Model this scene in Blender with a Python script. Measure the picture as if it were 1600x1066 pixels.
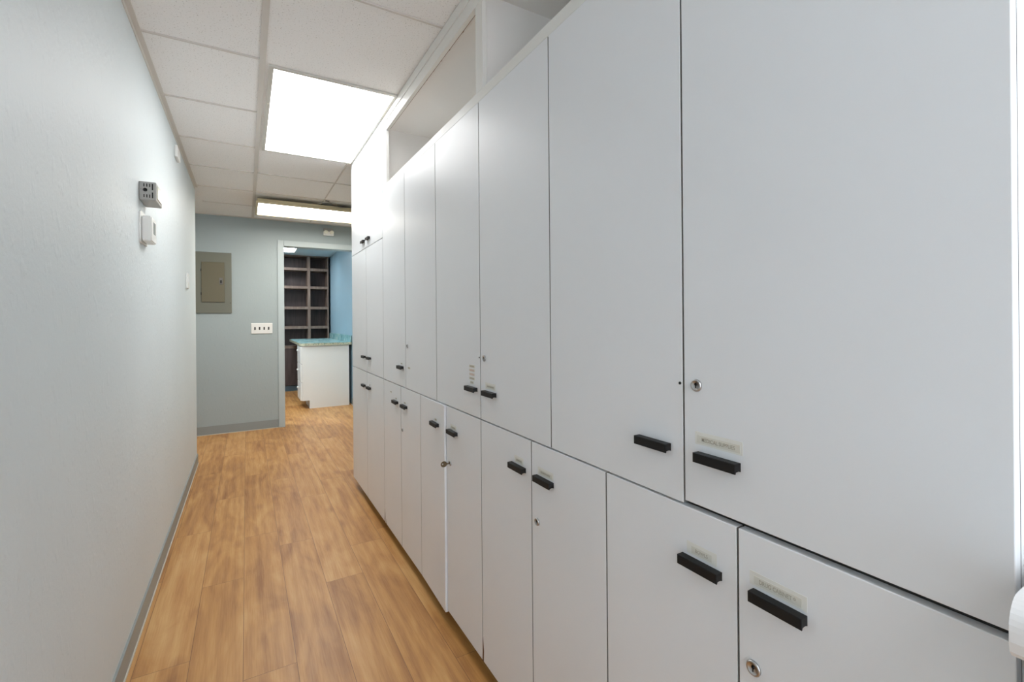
import bpy, bmesh, math, random
from mathutils import Matrix, Vector

# ------------------------------------------------------------------ scene, camera, light, exposure
for o in list(bpy.data.objects):
    bpy.data.objects.remove(o, do_unlink=True)
SC = bpy.context.scene
COL = SC.collection

CAM_H = 1.247
YAW = math.atan2(415, 720)
ROLL = 0.0084
cam_d = bpy.data.cameras.new('camera')
cam_d.sensor_fit = 'HORIZONTAL'
cam_d.sensor_width = 36.0
cam_d.lens = 720.0 / 1600.0 * 36.0
cam_d.shift_y = -33.5 / 1600.0
cam_d.clip_start = 0.02
cam = bpy.data.objects.new('camera', cam_d)
COL.objects.link(cam)
Fv = Vector((math.sin(YAW), math.cos(YAW), 0))
Rv = Vector((math.cos(YAW), -math.sin(YAW), 0))
Uv = Vector((0, 0, 1))
cr = Rv * math.cos(ROLL) - Uv * math.sin(ROLL)
cu = Rv * math.sin(ROLL) + Uv * math.cos(ROLL)
cb = -Fv
cam.matrix_world = Matrix(((cr.x, cu.x, cb.x, 0), (cr.y, cu.y, cb.y, 0), (cr.z, cu.z, cb.z, CAM_H), (0, 0, 0, 1)))
SC.camera = cam

world = bpy.data.worlds.new('world')
SC.world = world
world.use_nodes = True
world.node_tree.nodes['Background'].inputs[0].default_value = (0.86, 0.91, 1.0, 1)
world.node_tree.nodes['Background'].inputs[1].default_value = 4.6

SC.view_settings.view_transform = 'Standard'
SC.view_settings.look = 'None'
SC.view_settings.gamma = 1.0
SC.view_settings.use_curve_mapping = False
SC.view_settings.exposure = 0.47
SC.cycles.max_bounces = 14
SC.cycles.diffuse_bounces = 10

LIGHT_NEAR_COL, LIGHT_NEAR_E = (0.985, 0.985, 0.98), 5.9      # panel over the corridor
LIGHT_BACK_COL, LIGHT_BACK_E = (0.97, 0.97, 1.0), 11.5       # unseen fill panel added over the near end, out of frame
LIGHT_HUNG_COL, LIGHT_HUNG_E = (1.0, 0.95, 0.87), 10.5       # loosely hung fixture at the far end
LIGHT_ROOM_COL, LIGHT_ROOM_E = (0.92, 0.97, 1.0), 18.0       # light in the blue room
LIGHT_SIDE_COL, LIGHT_SIDE_E = (1.0, 0.97, 0.95), 12.0       # fill light added in the side passage, out of view

# ------------------------------------------------------------------ materials
def srgb(r, g, b):
    f = lambda c: (c / 255.0) / 12.92 if c <= 10.31 else (((c / 255.0) + 0.055) / 1.055) ** 2.4
    return (f(r), f(g), f(b), 1.0)

def mat(name, col, rough=0.5, metal=0.0, spec=0.5, coat=0.0):
    m = bpy.data.materials.new(name)
    m.use_nodes = True
    b = m.node_tree.nodes['Principled BSDF']
    b.inputs['Base Color'].default_value = col
    b.inputs['Roughness'].default_value = rough
    b.inputs['Metallic'].default_value = metal
    b.inputs['Specular IOR Level'].default_value = spec
    b.inputs['Coat Weight'].default_value = coat
    return m

def N(m, t, **kw):
    n = m.node_tree.nodes.new(t)
    for k, v in kw.items():
        setattr(n, k, v)
    return n

def L(m, a, b):
    m.node_tree.links.new(a, b)

def bsdf(m):
    return m.node_tree.nodes['Principled BSDF']

def coords(m, scale=(1, 1, 1), loc=(0, 0, 0)):
    """world-sized coordinates (meshes keep metre scale)"""
    g = N(m, 'ShaderNodeNewGeometry')
    mp = N(m, 'ShaderNodeMapping')
    mp.inputs['Scale'].default_value = scale
    mp.inputs['Location'].default_value = loc
    L(m, g.outputs['Position'], mp.inputs['Vector'])
    return mp.outputs['Vector']

def noise(m, vec, scale, detail=3, rough=0.5):
    n = N(m, 'ShaderNodeTexNoise')
    n.inputs['Scale'].default_value = scale
    n.inputs['Detail'].default_value = detail
    n.inputs['Roughness'].default_value = rough
    L(m, vec, n.inputs['Vector'])
    return n.outputs['Fac']

def ramp(m, fac, stops):
    r = N(m, 'ShaderNodeValToRGB')
    e = r.color_ramp.elements
    while len(e) < len(stops):
        e.new(0.5)
    for i, (p, c) in enumerate(stops):
        e[i].position = p
        e[i].color = c
    L(m, fac, r.inputs['Fac'])
    return r.outputs['Color']

def bump(m, h, strength, dist):
    b = N(m, 'ShaderNodeBump')
    b.inputs['Strength'].default_value = strength
    b.inputs['Distance'].default_value = dist
    L(m, h, b.inputs['Height'])
    L(m, b.outputs['Normal'], bsdf(m).inputs['Normal'])

def math_node(m, op, a, b=None):
    n = N(m, 'ShaderNodeMath', operation=op)
    for i, v in enumerate((a, b)):
        if v is None:
            continue
        if isinstance(v, (int, float)):
            n.inputs[i].default_value = v
        else:
            L(m, v, n.inputs[i])
    return n.outputs[0]

def mixc(m, fac, a, b, mode='MIX'):
    n = N(m, 'ShaderNodeMix', data_type='RGBA', blend_type=mode)
    for sock, v in ((n.inputs['Factor'], fac), (n.inputs['A'], a), (n.inputs['B'], b)):
        pass
    def put(sock, v):
        if hasattr(v, 'links'):
            L(m, v, sock)
        else:
            sock.default_value = v
    put(n.inputs[0], fac)
    put(n.inputs[6], a)
    put(n.inputs[7], b)
    return n.outputs[2]

def painted_wall(name, col, tex=1.0, rough=0.52):
    m = mat(name, col, rough)
    v = coords(m)
    fine = noise(m, v, 85, 4, 0.6)
    vs = coords(m, (1, 1, 0.55))
    blobs = noise(m, vs, 34, 2, 0.5)
    cl = ramp(m, blobs, [(0.56, (0, 0, 0, 1)), (0.72, (1, 1, 1, 1))])
    h = math_node(m, 'ADD', math_node(m, 'MULTIPLY', fine, 0.55), math_node(m, 'MULTIPLY', cl, 0.6))
    bump(m, h, 0.5 * tex, 0.003)
    big = noise(m, v, 2.2, 3)
    c = ramp(m, big, [(0.3, tuple(x * 0.965 for x in col[:3]) + (1,)), (0.7, col)])
    L(m, c, bsdf(m).inputs['Base Color'])
    return m

M = {}
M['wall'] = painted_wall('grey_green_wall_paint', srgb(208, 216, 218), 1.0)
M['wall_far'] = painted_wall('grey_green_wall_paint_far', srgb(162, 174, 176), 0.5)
M['wall_blue'] = painted_wall('sky_blue_wall_paint', srgb(150, 178, 192), 0.4, 0.35)
M['base'] = mat('grey_vinyl_base', srgb(140, 147, 146), 0.4)
M['caulk'] = mat('pale_caulk', srgb(196, 192, 180), 0.5)
M['base_teal'] = mat('teal_base', srgb(72, 88, 98), 0.5)
M['casing'] = mat('casing_paint', srgb(176, 188, 190), 0.35)

def laminate(name, col, rough):
    m = mat(name, col, rough, coat=0.0)
    v = coords(m)
    c = ramp(m, noise(m, v, 1.6, 3), [(0.3, tuple(x * 0.97 for x in col[:3]) + (1,)), (0.7, col)])
    L(m, c, bsdf(m).inputs['Base Color'])
    r = ramp(m, noise(m, v, 5, 4), [(0.3, (rough - .05,) * 3 + (1,)), (0.7, (rough + .06,) * 3 + (1,))])
    L(m, r, bsdf(m).inputs['Roughness'])
    bump(m, noise(m, v, 300, 2), 0.06, 0.0006)
    return m
M['lam'] = laminate('white_laminate', srgb(226, 229, 232), 0.36)
M['lam_in'] = laminate('white_laminate_inside', srgb(236, 234, 231), 0.55)
M['rail'] = laminate('painted_face_frame', srgb(224, 224, 220), 0.42)
M['white'] = mat('white_plastic', srgb(226, 227, 224), 0.35)
M['chip'] = mat('exposed_particle_board', srgb(96, 66, 42), 0.9)
M['kick'] = mat('dark_kick_board', srgb(48, 32, 22), 0.8)
M['black'] = mat('black_plastic', srgb(14, 14, 15), 0.5, spec=0.35)
M['chrome'] = mat('chrome', srgb(190, 190, 190), 0.3, 1.0)
M['slot'] = mat('dark_slot', srgb(22, 20, 20), 0.6)
M['key'] = mat('worn_brass_nickel', srgb(110, 98, 80), 0.4, 1.0)
M['tape'] = mat('yellowed_tape', srgb(220, 220, 214), 0.3)
M['strip'] = mat('embossed_label_strip', srgb(206, 204, 194), 0.4)
M['ink'] = mat('faded_ink', srgb(160, 154, 138), 0.6)
M['pinkink'] = mat('faded_red_ink', srgb(200, 172, 164), 0.6)
M['stain_and_shade'] = mat('water_stain_and_gap_shade', srgb(128, 100, 74), 0.8)
M['seam_shade'] = mat('seam_shade_grey', srgb(134, 134, 132), 0.7)  # seam shade painted onto the side edges of most doors
M['gap_shade'] = mat('gap_shade_grey', srgb(58, 58, 58), 0.7)  # darkness of the door gaps, painted on the carcass fronts
M['panel'] = mat('olive_grey_enamel', srgb(108, 110, 98), 0.45)
M['panel_door'] = mat('olive_brown_enamel', srgb(100, 95, 74), 0.45)
M['greymetal'] = mat('grey_cast_housing', srgb(160, 160, 156), 0.5)
M['lens'] = mat('milky_lens', srgb(236, 236, 222), 0.2)
M['beige'] = mat('beige_enamel', srgb(196, 184, 150), 0.45)
M['alu'] = mat('light_frame_enamel', srgb(196, 195, 188), 0.4)
M['grid'] = mat('ceiling_grid_enamel', srgb(206, 202, 196), 0.5)
M['wire'] = mat('grey_wire', srgb(110, 108, 104), 0.5)
M['counter_white'] = mat('white_counter_laminate', srgb(226, 226, 226), 0.3)

# ceiling tile
m = mat('ceiling_tile', srgb(206, 202, 196), 0.9)
v = coords(m)
specks = noise(m, v, 150, 2, 0.6)
pits = ramp(m, specks, [(0.30, (0, 0, 0, 1)), (0.39, (1, 1, 1, 1))])
c = mixc(m, pits, srgb(192, 190, 186), srgb(236, 236, 235))
L(m, c, bsdf(m).inputs['Base Color'])
bump(m, pits, 0.35, 0.002)
M['tile'] = m

# plank floor
def plank_floor(name, dark, mid, light):
    m = mat(name, mid, 0.36)
    g = N(m, 'ShaderNodeNewGeometry')
    sep = N(m, 'ShaderNodeSeparateXYZ')
    L(m, g.outputs['Position'], sep.inputs[0])
    comb = N(m, 'ShaderNodeCombineXYZ')
    row = math_node(m, 'FLOOR', math_node(m, 'DIVIDE', math_node(m, 'ADD', sep.outputs['X'], 0.189), 0.17))
    shift = math_node(m, 'MULTIPLY', math_node(m, 'FRACT', math_node(m, 'MULTIPLY', row, 0.3713)), 0.0)
    for ri, oi in ((-2, .57), (0, .44), (1, .83), (2, .66), (3, .234), (4, .492), (5, .602), (6, .15), (7, .8), (-3, .25), (-4, .7)):
        n_ = N(m, 'ShaderNodeMath', operation='COMPARE')
        L(m, row, n_.inputs[0]); n_.inputs[1].default_value = ri; n_.inputs[2].default_value = .1
        shift = math_node(m, 'ADD', shift, math_node(m, 'MULTIPLY', n_.outputs[0], oi * 1.22))
    L(m, math_node(m, 'SUBTRACT', math_node(m, 'ADD', sep.outputs['Y'], 24.4 - 2.065), shift), comb.inputs[0])
    L(m, math_node(m, 'ADD', sep.outputs['X'], 0.189 + 17.0), comb.inputs[1])
    br = N(m, 'ShaderNodeTexBrick')
    br.offset = 0.0
    br.offset_frequency = 2
    br.squash = 1.0
    br.inputs['Color1'].default_value = (0, 0, 0, 1)
    br.inputs['Color2'].default_value = (1, 1, 1, 1)
    br.inputs['Mortar'].default_value = (0.5, 0.5, 0.5, 1)
    br.inputs['Scale'].default_value = 1.0
    br.inputs['Mortar Size'].default_value = 0.0011
    br.inputs['Mortar Smooth'].default_value = 0.3
    br.inputs['Bias'].default_value = 0.0
    br.inputs['Brick Width'].default_value = 1.22
    br.inputs['Row Height'].default_value = 0.17
    L(m, comb.outputs[0], br.inputs['Vector'])
    rnd = N(m, 'ShaderNodeSeparateColor')
    L(m, br.outputs['Color'], rnd.inputs[0])
    rv = rnd.outputs[0]
    # grain coordinates: stretched along the corridor, shifted per plank
    c2 = N(m, 'ShaderNodeCombineXYZ')
    L(m, math_node(m, 'MULTIPLY', sep.outputs['X'], 6.0), c2.inputs[0])
    L(m, math_node(m, 'ADD', math_node(m, 'MULTIPLY', sep.outputs['Y'], 1.25), math_node(m, 'MULTIPLY', rv, 37.0)), c2.inputs[1])
    L(m, math_node(m, 'MULTIPLY', rv, 11.0), c2.inputs[2])
    n1 = N(m, 'ShaderNodeTexNoise')
    n1.inputs['Scale'].default_value = 1.5
    n1.inputs['Detail'].default_value = 5
    n1.inputs['Distortion'].default_value = 1.0
    L(m, c2.outputs[0], n1.inputs['Vector'])
    c3 = N(m, 'ShaderNodeCombineXYZ')
    L(m, math_node(m, 'MULTIPLY', sep.outputs['X'], 110.0), c3.inputs[0])
    L(m, math_node(m, 'ADD', math_node(m, 'MULTIPLY', sep.outputs['Y'], 4.0), math_node(m, 'MULTIPLY', rv, 53.0)), c3.inputs[1])
    n2 = N(m, 'ShaderNodeTexNoise')
    n2.inputs['Scale'].default_value = 1.6
    n2.inputs['Detail'].default_value = 4
    n2.inputs['Distortion'].default_value = 0.6
    L(m, c3.outputs[0], n2.inputs['Vector'])
    # cathedral rings
    w = N(m, 'ShaderNodeTexWave')
    w.bands_direction = 'X'
    w.inputs['Scale'].default_value = 1.1
    w.inputs['Distortion'].default_value = 7.0
    w.inputs['Detail'].default_value = 2.0
    w.inputs['Detail Scale'].default_value = 0.55
    L(m, c2.outputs[0], w.inputs['Vector'])
    s = math_node(m, 'ADD', math_node(m, 'MULTIPLY', n1.outputs['Fac'], 0.66),
                  math_node(m, 'ADD', math_node(m, 'MULTIPLY', n2.outputs['Fac'], 0.20),
                            math_node(m, 'ADD', math_node(m, 'MULTIPLY', w.outputs['Fac'], 0.07), math_node(m, 'MULTIPLY', rv, 0.075))))
    col = ramp(m, s, [(0.31, dark), (0.53, mid), (0.76, light)])
    kc = N(m, 'ShaderNodeCombineXYZ')
    L(m, math_node(m, 'MULTIPLY', sep.outputs['X'], 5.2), kc.inputs[0])
    L(m, math_node(m, 'ADD', math_node(m, 'MULTIPLY', sep.outputs['Y'], 2.6), math_node(m, 'MULTIPLY', rv, 19.0)), kc.inputs[1])
    vo = N(m, 'ShaderNodeTexVoronoi')
    vo.inputs['Scale'].default_value = 1.0
    L(m, kc.outputs[0], vo.inputs['Vector'])
    kn = ramp(m, math_node(m, 'ADD', vo.outputs['Distance'], math_node(m, 'MULTIPLY', n2.outputs['Fac'], .12)), [(0.08, (.55,) * 3 + (1,)), (0.26, (0, 0, 0, 1))])
    col = mixc(m, kn, col, srgb(134, 84, 46))
    final = mixc(m, br.outputs['Fac'], col, srgb(120, 82, 48))
    L(m, final, bsdf(m).inputs['Base Color'])
    L(m, ramp(m, n2.outputs['Fac'], [(0.3, (0.44,) * 3 + (1,)), (0.7, (0.32,) * 3 + (1,))]), bsdf(m).inputs['Roughness'])
    hh = math_node(m, 'SUBTRACT', math_node(m, 'MULTIPLY', n2.outputs['Fac'], 0.5), br.outputs['Fac'])
    bump(m, hh, 0.35, 0.0012)
    return m
M['floor'] = plank_floor('oak_plank_vinyl', srgb(146, 96, 50), srgb(186, 136, 78), srgb(208, 166, 110))

# bookcase wood
def wood(name, a, b):
    m = mat(name, a, 0.5)
    v = coords(m, (30, 30, 3))
    L(m, ramp(m, noise(m, v, 1.2, 4), [(0.3, a), (0.7, b)]), bsdf(m).inputs['Base Color'])
    return m
M['shelf_wood'] = wood('weathered_brown_wood', srgb(104, 86, 76), srgb(128, 110, 98))
M['shelf_back'] = wood('dark_brown_back', srgb(58, 46, 44), srgb(78, 64, 62))

m = mat('teal_marbled_laminate', srgb(110, 170, 170), 0.25)
v = coords(m)
n = N(m, 'ShaderNodeTexNoise'); n.inputs['Scale'].default_value = 7; n.inputs['Detail'].default_value = 6; n.inputs['Distortion'].default_value = 1.6
L(m, v, n.inputs['Vector'])
L(m, ramp(m, n.outputs['Fac'], [(0.3, srgb(96, 138, 142)), (0.5, srgb(136, 178, 182)), (0.68, srgb(176, 196, 188))]), bsdf(m).inputs['Base Color'])
M['teal'] = m
m = mat('speckled_counter_edge', srgb(170, 172, 150), 0.3)
v = coords(m)
L(m, ramp(m, noise(m, v, 60, 4), [(0.35, srgb(120, 140, 122)), (0.6, srgb(196, 190, 164))]), bsdf(m).inputs['Base Color'])
M['teal_edge'] = m

def emit(name, col, e):
    m = mat(name, (0.9, 0.9, 0.9, 1), 0.5)
    b = bsdf(m)
    b.inputs['Emission Color'].default_value = tuple(col) + (1,)
    b.inputs['Emission Strength'].default_value = e
    return m

# ------------------------------------------------------------------ mesh helpers (all shapes in world metres)
def B():
    return bmesh.new()

def box(bm, x0, x1, y0, y1, z0, z1, mi=0):
    vs = [bm.verts.new((x, y, z)) for x in (x0, x1) for y in (y0, y1) for z in (z0, z1)]
    for q in ((0, 1, 3, 2), (4, 6, 7, 5), (0, 4, 5, 1), (2, 3, 7, 6), (0, 2, 6, 4), (1, 5, 7, 3)):
        f = bm.faces.new([vs[i] for i in q])
        f.material_index = mi
    return vs

def bevbox(bm, x0, x1, y0, y1, z0, z1, r=0.002, seg=2, mi=0):
    vs = box(bm, x0, x1, y0, y1, z0, z1, mi)
    es = {e for v in vs for e in v.link_edges}
    bmesh.ops.bevel(bm, geom=list(es), offset=r, segments=seg, profile=0.5, affect='EDGES')

def prism(bm, pts, axis, a, b, mi=0):
    """pts: 2-D outline; axis 'x','y','z' = extrusion direction from a to b"""
    def P(p, t):
        return {'x': (t, p[0], p[1]), 'y': (p[0], t, p[1]), 'z': (p[0], p[1], t)}[axis]
    A = [bm.verts.new(P(p, a)) for p in pts]
    Z = [bm.verts.new(P(p, b)) for p in pts]
    fs = [bm.faces.new(A), bm.faces.new(list(reversed(Z)))]
    n = len(pts)
    for i in range(n):
        fs.append(bm.faces.new([A[i], Z[i], Z[(i + 1) % n], A[(i + 1) % n]]))
    for f in fs:
        f.material_index = mi
    bmesh.ops.recalc_face_normals(bm, faces=fs)

def lathe(bm, prof, centre, axis, seg=28, mi=0):
    """prof: (radius, offset along axis)"""
    cx, cy, cz = centre
    rings = []
    for r, t in prof:
        ring = []
        for k in range(seg):
            a = 2 * math.pi * k / seg
            u, w = r * math.cos(a), r * math.sin(a)
            p = {'x': (cx + t, cy + u, cz + w), 'y': (cx + u, cy + t, cz + w), 'z': (cx + u, cy + w, cz + t)}[axis]
            ring.append(bm.verts.new(p))
        rings.append(ring)
    fs = []
    for a, b in zip(rings, rings[1:]):
        for k in range(seg):
            fs.append(bm.faces.new([a[k], a[(k + 1) % seg], b[(k + 1) % seg], b[k]]))
    fs.append(bm.faces.new(rings[0]))
    fs.append(bm.faces.new(rings[-1]))
    for f in fs:
        f.material_index = mi
        f.smooth = True
    bmesh.ops.recalc_face_normals(bm, faces=fs)

def tube(bm, pts, r, seg=8, mi=0):
    pts = [Vector(p) for p in pts]
    rings = []
    for i, p in enumerate(pts):
        d = (pts[min(i + 1, len(pts) - 1)] - pts[max(i - 1, 0)]).normalized()
        a = d.orthogonal().normalized()
        b = d.cross(a)
        rings.append([bm.verts.new(p + a * r * math.cos(2 * math.pi * k / seg) + b * r * math.sin(2 * math.pi * k / seg)) for k in range(seg)])
    for a, b in zip(rings, rings[1:]):
        # align the rings to avoid twisting
        best = min(range(seg), key=lambda s: sum((a[k].co - b[(k + s) % seg].co).length for k in range(seg)))
        b[:] = b[best:] + b[:best]
        for k in range(seg):
            f = bm.faces.new([a[k], a[(k + 1) % seg], b[(k + 1) % seg], b[k]])
            f.material_index = mi
            f.smooth = True
    bm.faces.new(rings[0]); bm.faces.new(rings[-1])
    bmesh.ops.recalc_face_normals(bm, faces=bm.faces[:])

WORLD = {}
def wloc(o):
    return WORLD.get(o.name, Vector((0, 0, 0)))

def obj(name, bm, mats, parent=None, origin=None):
    """link one mesh; geometry is given in world metres, origin = its own pivot"""
    if not isinstance(mats, (list, tuple)):
        mats = [mats]
    org = Vector(origin) if origin is not None else (wloc(parent) if parent else Vector((0, 0, 0)))
    bmesh.ops.translate(bm, verts=bm.verts[:], vec=-org)
    me = bpy.data.meshes.new(name)
    bm.to_mesh(me)
    bm.free()
    for mm in mats:
        me.materials.append(mm)
    o = bpy.data.objects.new(name, me)
    COL.objects.link(o)
    if parent:
        o.parent = parent
        o.location = org - wloc(parent)
    else:
        o.location = org
    WORLD[o.name] = org
    return o

def thing(name, label, cat, loc, group=None):
    o = bpy.data.objects.new(name, None)
    COL.objects.link(o)
    o.empty_display_size = 0.1
    o.location = loc
    WORLD[o.name] = Vector(loc)
    return tag(o, label, cat, group)

def tag(o, label, cat, group=None):
    o['label'] = label
    o['category'] = cat
    if group:
        o['group'] = group
    return o

def struct(name, bm, mats, parent=None):
    o = obj(name, bm, mats, parent)
    if parent is None:
        o['kind'] = 'structure'
    return o

def text_into(bm, s, size, y_mid, z_mid, x, mi, width=None):
    """raised lettering on a face that looks towards -x (reads from left = larger y)"""
    cu_ = bpy.data.curves.new('lettering', 'FONT')
    cu_.body = s
    cu_.size = size
    cu_.align_x = 'CENTER'
    cu_.align_y = 'CENTER'
    cu_.extrude = 0.00012
    cu_.offset = 0.0001
    to = bpy.data.objects.new('lettering', cu_)
    COL.objects.link(to)
    bpy.context.view_layer.update()
    me = bpy.data.meshes.new_from_object(to)
    bpy.data.objects.remove(to, do_unlink=True)
    bpy.data.curves.remove(cu_)
    xs = [v.co.x for v in me.vertices]
    k = 1.0 if width is None else width / max(1e-6, max(xs) - min(xs))
    n0 = len(bm.verts)
    f0 = len(bm.faces)
    # local x -> -y, local y -> +z, local z -> -x
    me.transform(Matrix(((0, 0, -1, x), (-k, 0, 0, y_mid), (0, 1, 0, z_mid), (0, 0, 0, 1))))
    bm.from_mesh(me)
    bpy.data.meshes.remove(me)
    bm.faces.ensure_lookup_table()
    for f in bm.faces[f0:]:
        f.material_index = mi

# ------------------------------------------------------------------ the setting
H = 2.44
XL = -0.385          # left wall face
XR = 1.36            # wall behind the cabinets and blue wall of the far room
YF = 6.08            # far wall face
YN = -2.6
YLE = 4.90           # the left wall ends here, a side passage opens
X_PASS = -3.2
XF = 0.70            # cabinet door faces

bm = B(); box(bm, X_PASS - .1, XR + .12, YN - .1, 9.6, -0.06, 0.0); struct('floor', bm, M['floor'])
bm = B(); box(bm, X_PASS - .1, XR + .12, YN - .1, YF, H, H + .06); struct('ceiling', bm, M['tile'])
bm = B(); box(bm, -1.2, XR + .12, YF, 9.6, H + 0.0, H + .06)
M['ceil2'] = mat('room_ceiling_paint', srgb(190, 206, 214), 0.7)
struct('ceiling_room', bm, M['ceil2'])
bm = B(); box(bm, XL - .12, XL, YN, YLE, 0, H); struct('wall_left', bm, M['wall'])
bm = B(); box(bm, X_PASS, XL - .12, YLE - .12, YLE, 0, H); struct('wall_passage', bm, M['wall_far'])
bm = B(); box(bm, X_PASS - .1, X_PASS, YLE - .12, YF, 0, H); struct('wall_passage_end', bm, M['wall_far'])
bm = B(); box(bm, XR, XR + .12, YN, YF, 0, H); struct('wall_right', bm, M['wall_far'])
bm = B()
box(bm, XL - .12, -.25, YN - .1, YN, 0, H)
box(bm, 1.15, XR + .12, YN - .1, YN, 0, H)
box(bm, -.25, 1.15, YN - .1, YN, 2.15, H)
struct('wall_near', bm, M['wall'])      # unseen open doorway added behind the camera for daylight fill
DX0, DX1, DZ = 0.378, 1.30, 2.152
bm = B()
box(bm, X_PASS - .1, DX0, YF, YF + .12, 0, H)
box(bm, DX1, XR + .12, YF, YF + .12, 0, H)
box(bm, DX0, DX1, YF, YF + .12, DZ, H)
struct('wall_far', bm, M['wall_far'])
bm = B(); box(bm, XR, XR + .12, YF + .12, 9.5, 0, H); struct('wall_room_right', bm, M['wall_blue'])
bm = B(); box(bm, -1.2, XR + .12, 9.44, 9.56, 0, H); struct('wall_room_back', bm, M['wall_blue'])
bm = B(); box(bm, -1.2, -1.08, YF + .12, 9.44, 0, H); struct('wall_room_left', bm, M['wall_blue'])
# baseboards with the pale bead where they meet the floor
def basebd(name, x0, x1, y0, y1, side, h=.088, top=None):
    bm = B()
    box(bm, x0, x1, y0, y1, 0.006, h)
    e = 0.004
    d = {'x+': (x0, x1 + e, y0, y1), 'y-': (x0, x1, y0 - e, y1), 'x-': (x0 - e, x1, y0, y1)}[side]
    box(bm, d[0], d[1], d[2], d[3], 0.0, 0.007, 1)
    return struct(name, bm, [M['base'], M['caulk']])
basebd('baseboard_left', XL, XL + .008, YN, YLE + .008, 'x+')
basebd('baseboard_far', X_PASS, DX0 - .058, YF - .008, YF, 'y-', .098)
basebd('baseboard_room_right', XR - .008, XR, YF + .13, 7.14, 'x-', .1)
# door casing
bm = B()
bevbox(bm, DX0 - .055, DX0 + .012, YF - .014, YF + .134, 0, DZ + .055, .003)
bevbox(bm, DX1 - .012, DX1 + .05, YF - .014, YF + .134, 0, DZ + .055, .003)
bevbox(bm, DX0 + .0121, DX1 - .0121, YF - .014, YF + .134, DZ - .012, DZ + .055, .003)
struct('trim_1', bm, M['casing'])
# ceiling grid: main runner, cross tees, wall angle
bm = B()
gz = H - .006
box(bm, .060, .085, YN, YF, gz, H + .001)                   # main runner
ys = [2.372 + .6125 * k for k in range(-8, 7)]
LIGHT1 = (.100, .706, 2.402, 3.617)
for y in ys:
    if YN < y < YF - .02:
        box(bm, XL + .02, .060, y - .0055, y + .0055, gz, H + .001)
for y in ys:
    if YN < y < YF - .02 and not (2.3 < y < 3.65) and not (-2.15 < y < -.85):
        box(bm, .085, XR, y - .0055, y + .0055, gz, H + .001)
box(bm, .668, .676, 3.64, YF, gz, H + .001)
struct('trim_2', bm, M['grid'])
bm = B()
box(bm, XL, XL + .022, YN, YLE, H - .004, H + .001)
box(bm, XL, XL + .003, YN, YLE, H - .024, H + .001)
box(bm, X_PASS, XR, YF - .022, YF, H - .004, H + .001)
struct('trim_3', bm, M['grid'])

# ------------------------------------------------------------------ ceiling lights
def ceiling_light(label, x0, x1, y0, y1, z, col, e, frame_mat, fw=.016, fh=.010, hung=False, screws=False):
    t = thing('ceiling_light', label, 'ceiling light', ((x0 + x1) / 2, (y0 + y1) / 2, z))
    zt = z + fh
    bm = B()
    for a in ((x0, x1, y0, y0 + fw), (x0, x1, y1 - fw, y1), (x0, x0 + fw, y0 + fw, y1 - fw), (x1 - fw, x1, y0 + fw, y1 - fw)):
        box(bm, *a, z, zt)
    obj('frame', bm, frame_mat, t)
    bm = B()
    box(bm, x0 + fw, x1 - fw, y0 + fw, y1 - fw, z + fh * .35, z + fh * .8)
    obj('diffuser', bm, emit('diffuser_glow', col, e), t)
    if hung:
        bm = B()
        bevbox(bm, x0 + .01, x1 - .01, y0 + .01, y1 - .01, zt, zt + .028, .006)
        obj('housing', bm, frame_mat, t)
    if screws:
        for yy in (y0 + .42, y1 - .25):
            bm = B()
            lathe(bm, [(.004, -.002), (.004, .001)], (x0 + fw * .5, yy, z), 'z', 12)
            obj('screw', bm, M['lens'], t)
    return t
ceiling_light('large bright square-edged ceiling light panel above the corridor next to the cabinets', *LIGHT1, H - .010, LIGHT_NEAR_COL, LIGHT_NEAR_E, M['alu'], fw=.02, screws=True)
ceiling_light('unseen cool white fill panel added to the ceiling over the near end of the corridor', .100, .706, -2.10, -.90, H - .010, LIGHT_BACK_COL, LIGHT_BACK_E, M['alu'])
tl = ceiling_light('long beige-framed light hanging slightly below the ceiling in front of the doorway wall', .086, 1.22, 4.915, 5.50, 2.362, LIGHT_HUNG_COL, LIGHT_HUNG_E, M['beige'], fw=.02, fh=.018, hung=True)
ceiling_light('small light panel in the ceiling of the blue room beyond the doorway', .12, .733, 8.16, 8.72, H - .010, LIGHT_ROOM_COL, LIGHT_ROOM_E, M['alu'])
ceiling_light('unseen fill light panel added to the blue room ceiling just behind the doorway wall', -.55, .05, 6.40, 7.00, H - .010, LIGHT_ROOM_COL, 34.0, M['alu'])  # hidden panel added to brighten the counter cabinet's end
ceiling_light('unseen fill light panel added over the side passage behind the end of the left wall', -1.9, -1.3, 5.1, 5.7, H - .010, LIGHT_SIDE_COL, LIGHT_SIDE_E, M['alu'])
# hook and wires carrying the hung light
hk = thing('ceiling_hook', 'tiny metal hook on the ceiling grid with wires down to the beige-framed light', 'hook', (.705, 4.86, H))
bm = B(); lathe(bm, [(.022, -.001), (.022, -.005), (.008, -.009)], (.705, 4.86, H), 'z', 16); obj('plate', bm, M['wire'], hk)
bm = B(); tube(bm, [(.705, 4.86, H - .006), (.76, 4.88, H - .025), (.84, 4.91, H - .042), (.93, 4.935, 2.412)], .0035); obj('wire', bm, M['wire'], hk)
bm = B(); tube(bm, [(.705, 4.86, H - .006), (.66, 4.89, H - .02), (.62, 4.935, 2.412)], .003); obj('wire', bm, M['white'], hk)

# ------------------------------------------------------------------ cabinets
DT = 0.018           # door thickness
XC = XF + DT + .0015  # carcass face
XB = XR - .004       # carcass back

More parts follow.
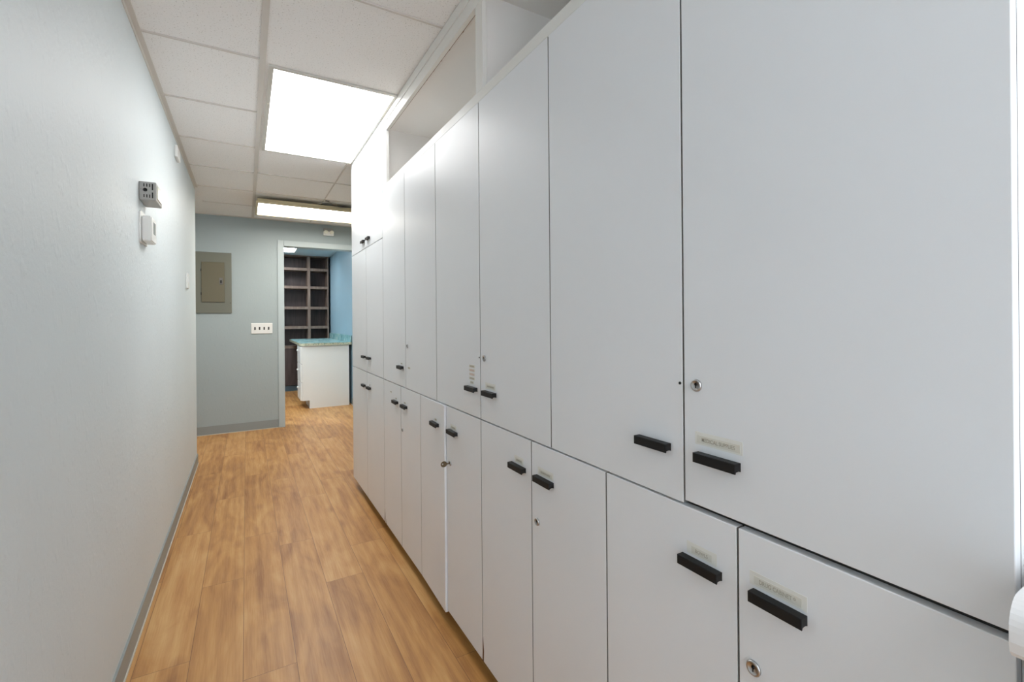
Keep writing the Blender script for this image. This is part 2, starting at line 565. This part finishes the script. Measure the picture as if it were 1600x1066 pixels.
def handle(door, yc, zc, x=XF):
    prof = [(x - .016, .0083), (x, .0083), (x, -.0062), (x - .0055, -.0045), (x - .0125, -.0050), (x - .0135, -.0083), (x - .016, -.0083)]
    bm = B()
    prism(bm, [(a, zc + b) for a, b in prof], 'y', yc - .041, yc + .041)
    es = [e for e in bm.edges if abs(e.verts[0].co.x - (x - .016)) < 1e-5 and abs(e.verts[1].co.x - (x - .016)) < 1e-5]
    bmesh.ops.bevel(bm, geom=es, offset=.0008, segments=2, affect='EDGES')
    o = obj('handle', bm, M['black'], door)
    o['label'] = 'black finger pull'

def lock(door, yc, zc, r=.0105, x=XF):
    bm = B()
    lathe(bm, [(r, 0.0), (r, -.0025), (r * .88, -.0042), (r * .70, -.0042), (r * .66, -.0030), (.0001, -.0030)], (x, yc, zc), 'x', 32)
    box(bm, x - .0036, x - .0029, yc - .0009, yc + .0009, zc - r * .42, zc + r * .42, 1)
    lathe(bm, [(r * .24, -.0029), (r * .24, -.0036)], (x, yc, zc + r * .18), 'x', 12, 1)
    o = obj('lock', bm, [M['chrome'], M['slot']], door)
    o['label'] = 'round chrome cam lock'

def sticker(door, yc, zc, w, h, text=None, tw=None, tape=True, ts=.0085, inkbars=None, x=XF, tw_tape=None, mi_col='ink'):
    bm = B()
    if tape:
        ww = tw_tape or (w + .012)
        box(bm, x - .0003, x, yc - ww / 2, yc + ww / 2, zc - h / 2 - .003, zc + h / 2 + .006)
    box(bm, x - .0006, x - .0003 if tape else x, yc - w / 2, yc + w / 2, zc - h / 2, zc + h / 2, 1)
    if text:
        text_into(bm, text, ts, yc, zc - .0003, x - .00065, 2, tw or w * .8)
    if inkbars:
        rng = random.Random(int(yc * 1000))
        k = -w * .36
        while k < w * .36:
            s = .0012 + rng.random() * .0022
            box(bm, x - .0008, x - .0005, yc - k - s, yc - k, zc - ts * .3, zc + ts * .3, 2)
            k += s + .0011
    o = obj('label_sticker', bm, [M['tape'], M['strip'], M[mi_col]], door)
    return o

def door(cab, y0, y1, z0, z1, hinge='far', ajar=0.0, fx=None, chips=()):
    """hinge 'far' pivots on the larger-y edge"""
    g = .0017
    bm = B()
    yy0, yy1 = y0 + g, y1 - g
    bevbox(bm, XF, XF + DT, yy0, yy1, z0, z1, .0011, 2)
    bm.normal_update()
    for f in bm.faces:
        if abs(f.normal.y) > .9 and not ajar and y0 > .2 and z0 < 1.7:
            f.material_index = 1
    piv = (XF + DT, yy1 if hinge == 'far' else yy0, (z0 + z1) / 2)
    o = obj('door', bm, [M['lam'], M['seam_shade']], cab, origin=piv)
    if fx:
        fx(o)
    for (cy, cw, ch) in chips:
        bm = B()
        pts = [(cy - cw * .3, z0 - .0004), (cy - cw * .45, z0 + ch * .45), (cy - cw * .1, z0 + ch * .8), (cy + cw * .12, z0 + ch), (cy + cw * .2, z0 + ch * .6), (cy + cw * .5, z0 + ch * .25), (cy + cw * .5, z0 - .0004)]
        prism(bm, pts, 'x', XF - .0006, XF + .004)
        c = obj('chipped_edge', bm, M['chip'], o)
        c['label'] = 'brown chipped bottom corner'
    if ajar:
        o.rotation_euler.z = ajar
    return o

def gap_shade(bm):
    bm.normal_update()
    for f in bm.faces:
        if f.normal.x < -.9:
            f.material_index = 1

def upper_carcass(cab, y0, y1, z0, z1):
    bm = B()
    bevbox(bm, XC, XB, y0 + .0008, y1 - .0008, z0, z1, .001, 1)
    gap_shade(bm)
    obj('carcass', bm, [M['lam'], M['gap_shade']], cab)

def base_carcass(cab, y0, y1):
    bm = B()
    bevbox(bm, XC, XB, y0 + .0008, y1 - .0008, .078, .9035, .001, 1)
    gap_shade(bm)
    obj('carcass', bm, [M['lam'], M['gap_shade']], cab)
    bm = B()
    box(bm, XF + .085, XB, y0 + .0008, y1 - .0008, 0.0, .078)
    k = obj('toe_kick', bm, M['kick'], cab)
    k['label'] = 'dark brown recessed toe kick'

GU = 'white upper cabinets along the corridor'
GL = 'white base cabinets along the corridor'
ZM = .9055     # bottom of the upper doors
ZLT = .9000    # top of the lower doors
ZT = 2.000     # top of the upper doors
ZB = .060      # bottom of the lower doors

# upper cabinet 1 (nearest)
c = thing('upper_cabinet', 'nearest and widest-looking white upper cabinet, its right door labelled medical supplies', 'cabinet', (XC + .3, .583, .905), GU)
upper_carcass(c, .155, 1.011, .9045, 2.003)
door(c, .155, .581, .911, ZT, 'near', fx=lambda o: (handle(o, .509, 1.000), lock(o, .552, 1.126, .0110),
     sticker(o, .510, 1.0305, .083, .0135, 'MEDICAL SUPPLIES', .064, tw_tape=.092, ts=.0095)))
def _f(o):
    handle(o, .652, 1.000)
    bm = B(); lathe(bm, [(.0028, 0), (.0028, -.0012), (.0016, -.0018)], (XF, .5885, 1.126), 'x', 14)
    s = obj('bumper', bm, M['black'], o)
door(c, .581, 1.011, ZM - .001, ZT, 'far', fx=_f)
# upper cabinet 2
c = thing('upper_cabinet', 'white upper cabinet whose left door has five stacked faded labels above its handle', 'cabinet', (XC + .3, 1.436, .905), GU)
upper_carcass(c, 1.011, 1.86, .9045, 2.003)
door(c, 1.011, 1.436, ZM - .001, ZT, 'near', fx=lambda o: (handle(o, 1.361, 1.000), lock(o, 1.405, 1.116),
     sticker(o, 1.362, 1.0235, .062, .012, None, inkbars=True)))
def _f(o):
    handle(o, 1.502, 1.000)
    bm = B(); lathe(bm, [(.0028, 0), (.0028, -.0012), (.0016, -.0018)], (XF, 1.4435, 1.116), 'x', 14)
    obj('bumper', bm, M['black'], o)
    for k in range(5):
        sticker(o, 1.505, 1.0225 + k * .0145, .030 if k == 0 else .046, .010, None, tape=False, inkbars=True, mi_col='pinkink' if k in (2, 3) else 'ink')
door(c, 1.436, 1.86, ZM - .001, ZT, 'far', fx=_f)
# upper cabinet 3
c = thing('upper_cabinet', 'white upper cabinet with a single handle, on its left door, below the open shelf', 'cabinet', (XC + .3, 2.30, .905), GU)
upper_carcass(c, 1.86, 2.737, .9045, 2.003)
def _f(o):
    lock(o, 2.268, 1.118)
    sticker(o, 2.245, 1.010, .040, .009, None, tape=False, inkbars=True)
door(c, 1.86, 2.300, ZM - .001, ZT, 'near', fx=_f)
door(c, 2.300, 2.737, ZM - .001, ZT, 'far', fx=lambda o: (handle(o, 2.378, 1.002), sticker(o, 2.372, 1.022, .026, .008, None, tape=False, inkbars=True)))
# tall end: middle and top units
c = thing('upper_cabinet', 'farthest white cabinet at middle height, at the corridor end below the topmost cabinet', 'cabinet', (XC + .3, 3.2, .905), GU)
upper_carcass(c, 2.737, 3.655, .9045, 1.7365)
door(c, 2.737, 3.175, ZM, 1.7345, 'near', fx=lambda o: handle(o, 3.094, 1.000))
door(c, 3.175, 3.655, ZM, 1.7345, 'far', fx=lambda o: handle(o, 3.248, 1.000))
c = thing('upper_cabinet', 'topmost white cabinet at the far end, reaching the ceiling beside the open shelf', 'cabinet', (XC + .3, 3.2, 1.7365), GU)
upper_carcass(c, 2.737, 3.655, 1.7375, 2.436)
door(c, 2.737, 3.175, 1.7395, 2.430, 'near', fx=lambda o: handle(o, 3.094, 1.788))
door(c, 3.175, 3.655, 1.7395, 2.430, 'far', fx=lambda o: handle(o, 3.248, 1.788))

# base cabinets
def base_unit(label, y0, ym, y1, fr, ff, ajar=0.0, chr_=(), chf=()):
    c = thing('base_cabinet', label, 'cabinet', (XC + .3, (y0 + y1) / 2, 0), GL)
    base_carcass(c, y0, y1)
    zb = .069 if y0 < 1.0 else ZB
    door(c, y0, ym, .069 if y0 < 1.5 else ZB, ZLT, 'near', fx=fr, chips=chr_)
    door(c, ym, y1, zb, ZLT, 'far', ajar=ajar, fx=ff, chips=chf)
base_unit('nearest white base cabinet, its right door labelled drug cabinet above a round lock', .155, .475, .796,
    lambda o: (handle(o, .407, .806), lock(o, .448, .686, .0120), sticker(o, .410, .8285, .073, .0130, 'DRUG CABINET 9', .056, tw_tape=.088, ts=.0095)),
    lambda o: (handle(o, .545, .804), sticker(o, .545, .8260, .042, .0125, 'BOWLS', .026, tw_tape=.062, ts=.0085)))
base_unit('white base cabinet second from the front, with a round lock below its right handle', .796, 1.111, 1.436,
    lambda o: (handle(o, 1.042, .806), lock(o, 1.082, .682), sticker(o, 1.040, .8265, .062, .012, None, inkbars=True)),
    lambda o: (handle(o, 1.182, .806), sticker(o, 1.180, .8265, .040, .012, None, inkbars=True)), chf=[(1.4315, .011, .082)])
base_unit('white base cabinet with a key in its lock and its left door slightly ajar', 1.436, 1.757, 2.076,
    lambda o: (handle(o, 1.682, .805), lock(o, 1.715, .677), sticker(o, 1.682, .8245, .048, .011, None, inkbars=True)),
    lambda o: (handle(o, 1.862, .805), sticker(o, 1.860, .8245, .026, .010, None, tape=False, inkbars=True)), ajar=math.radians(-1.5))
base_unit('white base cabinet second from the far end, with a lock at its centre seam', 2.076, 2.390, 2.737,
    lambda o: (handle(o, 2.320, .805), lock(o, 2.362, .679), sticker(o, 2.320, .8245, .030, .009, None, tape=False, inkbars=True)),
    lambda o: (handle(o, 2.480, .805), sticker(o, 2.480, .8245, .022, .009, None, tape=False, inkbars=True), sticker(o, 2.58, .848, .03, .009, None, tape=False, inkbars=True)), chf=[(2.731, .013, .078), (2.700, .006, .03)])
base_unit('farthest white base cabinet, at the corner where the corridor opens to the doorway', 2.737, 3.175, 3.655,
    lambda o: (handle(o, 3.101, .803), sticker(o, 3.098, .8235, .022, .009, None, tape=False, inkbars=True)),
    lambda o: handle(o, 3.256, .803))

# open shelf run above the doors (white face frame, hollow behind)
s = thing('open_shelf_cabinet', 'open white storage shelf with face frame running above the cabinet doors to the ceiling', 'cabinet', (XC + .3, 1.4, 2.003))
FX0, FX1 = XF + .004, XF + .022
bm = B(); bevbox(bm, FX0, FX1, .157, 2.7365, 2.0045, 2.040, .001, 1); obj('bottom_rail', bm, M['rail'], s)
bm = B(); bevbox(bm, FX0, FX1, .157, 2.7365, 2.345, 2.437, .001, 1)
bevbox(bm, FX0 - .004, FX0, .157, 2.7365, 2.395, 2.437, .001, 1); obj('top_rail', bm, M['rail'], s)
for a, b in ((2.658, 2.7365), (1.409, 1.463), (.157, .215)):
    bm = B(); bevbox(bm, FX0 + .0004, FX1 - .0004, a, b, 2.040, 2.345, .001, 1); obj('stile', bm, M['rail'], s)
bm = B(); box(bm, FX1, XB, .157, 2.7365, 2.0045, 2.0225); obj('shelf_board', bm, M['lam_in'], s)
for a, b in ((2.7185, 2.7365), (1.427, 1.445), (.157, .175)):
    bm = B(); box(bm, FX1, XB, a, b, 2.0225, 2.437); obj('partition', bm, M['lam_in'], s)
bm = B(); box(bm, XB - .008, XB, .175, 2.7185, 2.0225, 2.437); obj('back_panel', bm, M['lam_in'], s)
bm = B()
box(bm, FX1 + .004, XB - .008, 1.445, 2.7185, 2.375, 2.387)
box(bm, FX1 + .004, XB - .008, .175, 1.427, 2.378, 2.390)
obj('top_board', bm, M['lam_in'], s)
bm = B()
rng = random.Random(4)
for k in range(26):
    y = 1.47 + (2.64 - 1.47) * (k / 26.0) ** .9
    wd = .012 + rng.random() * .02
    if rng.random() < .45:
        continue
    dx = .0015 + rng.random() * .003
    xs_ = FX1 + .019
    pts = [(xs_, y), (xs_ + dx * .6, y + wd * .2), (xs_ + dx, y + wd * .5), (xs_ + dx * .5, y + wd * .85), (xs_, y + wd)]
    prism(bm, pts, 'z', 2.3742, 2.376)
box(bm, FX1 + .0165, FX1 + .0200, 1.47, 2.7, 2.3735, 2.3752)  # brown strip painted in for the dark gap behind the top rail
o = obj('stains_and_gap_shade', bm, M['stain_and_shade'], s); o['label'] = 'brown stains and painted gap shadow along the top board'

# key hanging in the lock of the ajar cabinet
bm = B()
ky, kz = 1.715, .677
# blade leaves the lock, the bow is held clear of the door
blade = [(XF - .003, -.0018), (XF - .003, .0022), (XF - .016, .0026), (XF - .016, -.0030)]
prism(bm, [(a, kz + b) for a, b in blade], 'y', ky - .0009, ky + .0009)
ring = []
cxk = XF - .028
outer = [(cxk + .0130 * math.cos(t), kz + .0115 * math.sin(t)) for t in [2 * math.pi * i / 24 for i in range(24)]]
hole = [(cxk - .005 + .0032 * math.cos(t), kz + .001 + .0032 * math.sin(t)) for t in [2 * math.pi * i / 24 for i in range(24)]]
vo = [[bm.verts.new((p[0], ky + s_, p[1])) for p in outer] for s_ in (-.001, .001)]
vh = [[bm.verts.new((p[0], ky + s_, p[1])) for p in hole] for s_ in (-.001, .001)]
for i in range(24):
    j = (i + 1) % 24
    bm.faces.new([vo[0][i], vo[0][j], vh[0][j], vh[0][i]])
    bm.faces.new([vo[1][i], vh[1][i], vh[1][j], vo[1][j]])
    bm.faces.new([vo[0][i], vo[1][i], vo[1][j], vo[0][j]])
    bm.faces.new([vh[0][i], vh[0][j], vh[1][j], vh[1][i]])
bmesh.ops.recalc_face_normals(bm, faces=bm.faces[:])
tag(obj('key', bm, M['key'], origin=(XF, ky, kz)), 'small worn key left in the lock of the white base cabinet', 'key')

# low counter at the near end, only its rounded nose is in view
c = thing('counter', 'white counter with rounded front edge at the near end of the cabinets', 'counter', (.98, -.55, 0))
prof = [(XB, .985), (.634, .985)]
for i in range(9):
    a = math.pi / 2 + math.pi / 2 * i / 8
    prof.append((.629 + .025 * math.cos(a), .958 + .027 * math.sin(a)))
prof += [(.604, .948), (.606, .938), (.612, .932), (XB, .932)]
bm = B(); prism(bm, prof, 'y', -1.25, .140); obj('countertop', bm, M['counter_white'], c)
bm = B(); box(bm, .668, XB, -1.25, .134, .07, .932); obj('cabinet_body', bm, M['lam'], c)
bm = B(); box(bm, .72, XB, -1.25, .134, 0, .07); obj('toe_kick', bm, M['kick'], c)

# ------------------------------------------------------------------ left wall devices
t = thing('alarm_strobe', 'grey vented alarm box with white lens high on the left wall', 'alarm', (XL, 2.515, 1.80))
x0, x1, y0, y1, z0, z1 = XL, -.327, 2.44, 2.595, 1.762, 1.840
bm = B(); bevbox(bm, x0, x1, y0, y1, z0, z1, .003, 2); obj('housing', bm, M['greymetal'], t)
bm = B(); bevbox(bm, x1 - .001, x1 + .004, y0 + .02, y1 - .03, z0 + .012, z1 - .012, .0015, 1); obj('lens', bm, M['lens'], t)
bm = B()
for k in range(3):
    xx = x0 + .0155 + k * .0095
    box(bm, xx, xx + .0035, y0 - .0006, y0 + .002, z1 - .022, z1 - .009)
    box(bm, xx, xx + .0035, y0 - .0006, y0 + .002, z0 + .011, z0 + .024)
box(bm, x0 + .0435, x0 + .048, y0 - .0006, y0 + .002, z1 - .034, z1 - .008)
box(bm, x0 + .0435, x0 + .048, y0 - .0006, y0 + .002, z0 + .010, z0 + .034)
obj('vent_slots', bm, M['slot'], t)
bm = B(); lathe(bm, [(.0075, .001), (.0075, -.0015), (.004, -.0015), (.003, .0)], (x0 + .021, y0, 1.805), 'y', 24); obj('sounder', bm, M['slot'], t)
bm = B(); lathe(bm, [(.0016, .001), (.0016, -.0008)], (x0 + .007, y0, 1.806), 'y', 12); obj('screw', bm, M['wire'], t)

t = thing('thermostat', 'white thermostat on a rounded wall plate below the grey alarm box', 'thermostat', (XL, 2.52, 1.65))
def rrect(y0, y1, z0, z1, r, n=6):
    pts = []
    for (cy, cz, a0) in ((y1 - r, z1 - r, 0), (y0 + r, z1 - r, 90), (y0 + r, z0 + r, 180), (y1 - r, z0 + r, 270)):
        for i in range(n + 1):
            a = math.radians(a0 + 90 * i / n)
            pts.append((cy + r * math.cos(a), cz + r * math.sin(a)))
    return pts
bm = B(); prism(bm, rrect(2.435, 2.60, 1.585, 1.718, .014), 'x', XL, XL + .006); obj('wall_plate', bm, M['white'], t)
bm = B()
prism(bm, rrect(2.452, 2.575, 1.592, 1.700, .008), 'x', XL + .0095, XL + .040)
es = [e for e in bm.edges if all(abs(v.co.x - (XL + .040)) < 1e-5 for v in e.verts)]
bmesh.ops.bevel(bm, geom=es, offset=.004, segments=3, affect='EDGES')
box(bm, XL + .006, XL + .0095, 2.462, 2.565, 1.602, 1.690)
obj('body', bm, M['white'], t)
M['screen'] = mat('grey_display', srgb(150, 154, 150), 0.2)
bm = B(); box(bm, XL + .0395, XL + .0412, 2.495, 2.545, 1.630, 1.680); obj('display', bm, M['screen'], t)

bm = B(); bevbox(bm, XL, XL + .012, 4.15, 4.27, 1.500, 1.612, .004, 2)
box(bm, XL + .012, XL + .0145, 4.19, 4.23, 1.535, 1.58)
tag(obj('wall_switch', bm, M['white']), 'small white switch plate near the far end of the left wall', 'switch')
bm = B(); bevbox(bm, XL, XL + .018, 3.56, 3.70, 2.290, 2.365, .005, 2)
tag(obj('wall_sensor', bm, M['white']), 'small white sensor high on the left wall just under the ceiling', 'sensor')

# ------------------------------------------------------------------ far wall
t = thing('electrical_panel', 'olive grey electrical breaker panel on the far wall left of the doorway', 'electrical panel', (-.32, YF, 1.683))
bm = B(); bevbox(bm, -.50, -.141, YF - .012, YF, 1.346, 2.021, .003, 2); obj('cover', bm, M['panel'], t)
bm = B(); bevbox(bm, -.424, -.208, YF - .020, YF - .012, 1.468, 1.911, .003, 2)
d = obj('door', bm, M['panel_door'], t)
bm = B(); bevbox(bm, -.258, -.226, YF - .0245, YF - .020, 1.665, 1.738, .003, 2)
box(bm, -.250, -.234, YF - .027, YF - .0245, 1.68, 1.712, 1)
obj('latch', bm, [M['wire'], M['slot']], d)
for z in (1.56, 1.82):
    bm = B(); box(bm, -.431, -.4245, YF - .018, YF - .012, z - .014, z + .014); obj('hinge', bm, M['slot'], t)
bm = B(); lathe(bm, [(.004, 0), (.004, -.003)], (-.155, YF - .012, 1.46), 'y', 12); obj('screw', bm, M['slot'], t)

t = thing('light_switch', 'white four-gang toggle switch plate left of the doorway', 'switch', (.155, YF, 1.167))
bm = B()
bevbox(bm, .046, .264, YF - .007, YF, 1.108, 1.230, .004, 2)
obj('plate', bm, M['white'], t)
for k in range(4):
    xx = .085 + k * .0465
    bm = B()
    prism(bm, [(YF - .007, 1.158), (YF - .007, 1.180), (YF - .016, 1.172), (YF - .017, 1.165)], 'x', xx - .0045, xx + .0045)
    box(bm, xx - .007, xx + .007, YF - .0078, YF - .0069, 1.152, 1.186)
    obj('toggle', bm, M['slot'], t)

t = thing('emergency_light', 'small white twin-head emergency light above the doorway, partly behind the hung light', 'emergency light', (.885, YF, 2.34))
bm = B(); bevbox(bm, .825, .945, YF - .05, YF, 2.300, 2.350, .005, 2); obj('housing', bm, M['white'], t)
for xx in (.852, .918):
    bm = B(); lathe(bm, [(.012, -.050), (.020, -.056), (.024, -.082), (.021, -.086)], (xx, YF, 2.335), 'y', 20)
    obj('lamp_head', bm, [M['lens']], t)
bm = B(); bevbox(bm, .83, .94, YF - .03, YF, 2.352, 2.392, .004, 1); obj('bracket', bm, M['greymetal'], t)

# ------------------------------------------------------------------ blue room: bookcase and counter cabinet
t = thing('bookcase', 'tall empty brown wooden bookcase against the back wall of the blue room', 'bookcase', (.55, 9.27, 0))
BY0, BY1 = 9.10, 9.435
BX0, BX1 = -.42, 1.325
bm = B(); box(bm, BX0 + .02, BX1 - .02, BY1 - .012, BY1, .09, 2.42); obj('back_panel', bm, M['shelf_back'], t)
for a, b in ((BX0, BX0 + .035), (BX1 - .021, BX1)):
    bm = B(); bevbox(bm, a, b, BY0, BY1, .0, 2.438, .002, 1); obj('side_panel', bm, M['shelf_wood'], t)
for a in (.968, .50, .03):
    bm = B(); bevbox(bm, a, a + .046, BY0, BY1 - .012, .80, 2.42, .002, 1); obj('divider', bm, M['shelf_wood'], t)
edges = [BX0 + .035, .03, .076, .50, .546, .968, 1.014, BX1 - .021]
for zt in (2.212, 1.883, 1.512, 1.159, .808):
    for i in range(0, 8, 2):
        bm = B(); bevbox(bm, edges[i] + .0003, edges[i + 1] - .0003, BY0 + .003, BY1 - .013, zt - .047, zt, .0015, 1); obj('shelf', bm, M['shelf_wood'], t)
bm = B(); bevbox(bm, BX0 + .035, BX1 - .021, BY0 + .0, BY1 - .013, 2.4205, 2.438, .001, 1); obj('top_rail', bm, M['shelf_wood'], t)
for i in range(0, 8, 2):
    bm = B(); bevbox(bm, edges[i] - .02 if i else edges[i] + .002, edges[i + 1] + (.02 if i < 6 else -.002), BY0 + .005, BY0 + .025, .105, .755, .002, 1); obj('cabinet_door', bm, M['shelf_back'], t)
bm = B(); box(bm, BX0 + .035, BX1 - .021, BY0 + .03, BY1 - .013, 0, .10); k = obj('toe_kick', bm, M['base_teal'], t); k['label'] = 'dark teal toe kick'

t = thing('counter_cabinet', 'white drawer cabinet under a teal marbled counter in the blue room beyond the doorway', 'cabinet', (1.0, 7.4, 0))
bm = B()
prism(bm, [(.68, .115), (.776, .115), (.776, 0.0), (1.318, 0.0), (1.318, .895), (.68, .895)], 'y', 7.15, 7.62)
obj('body', bm, M['white'], t)
for z0, z1 in ((.118, .372), (.378, .632), (.638, .888)):
    bm = B(); bevbox(bm, .658, .6795, 7.165, 7.605, z0, z1, .005, 2)
    d = obj('drawer', bm, M['white'], t)
    bm = B(); lathe(bm, [(.007, .0), (.006, -.010), (.014, -.018), (.014, -.024), (.006, -.028)], (.658, 7.385, z1 - .062 if z1 > .7 else (z0 + z1) / 2 + .04), 'x', 20)
    obj('knob', bm, M['white'], d)
bm = B()
prism(bm, [(.705, 7.12), (1.352, 7.12), (1.352, 9.095), (.70, 9.095), (.655, 9.0), (.655, 7.17)], 'z', .897, .932)
bm.normal_update()
for f in bm.faces:
    if abs(f.normal.z) < .5:
        f.material_index = 1
obj('countertop', bm, [M['teal'], M['teal_edge']], t)
bm = B(); bevbox(bm, 1.332, 1.352, 7.12, 9.095, .9325, 1.032, .003, 1); obj('backsplash', bm, M['teal'], t)
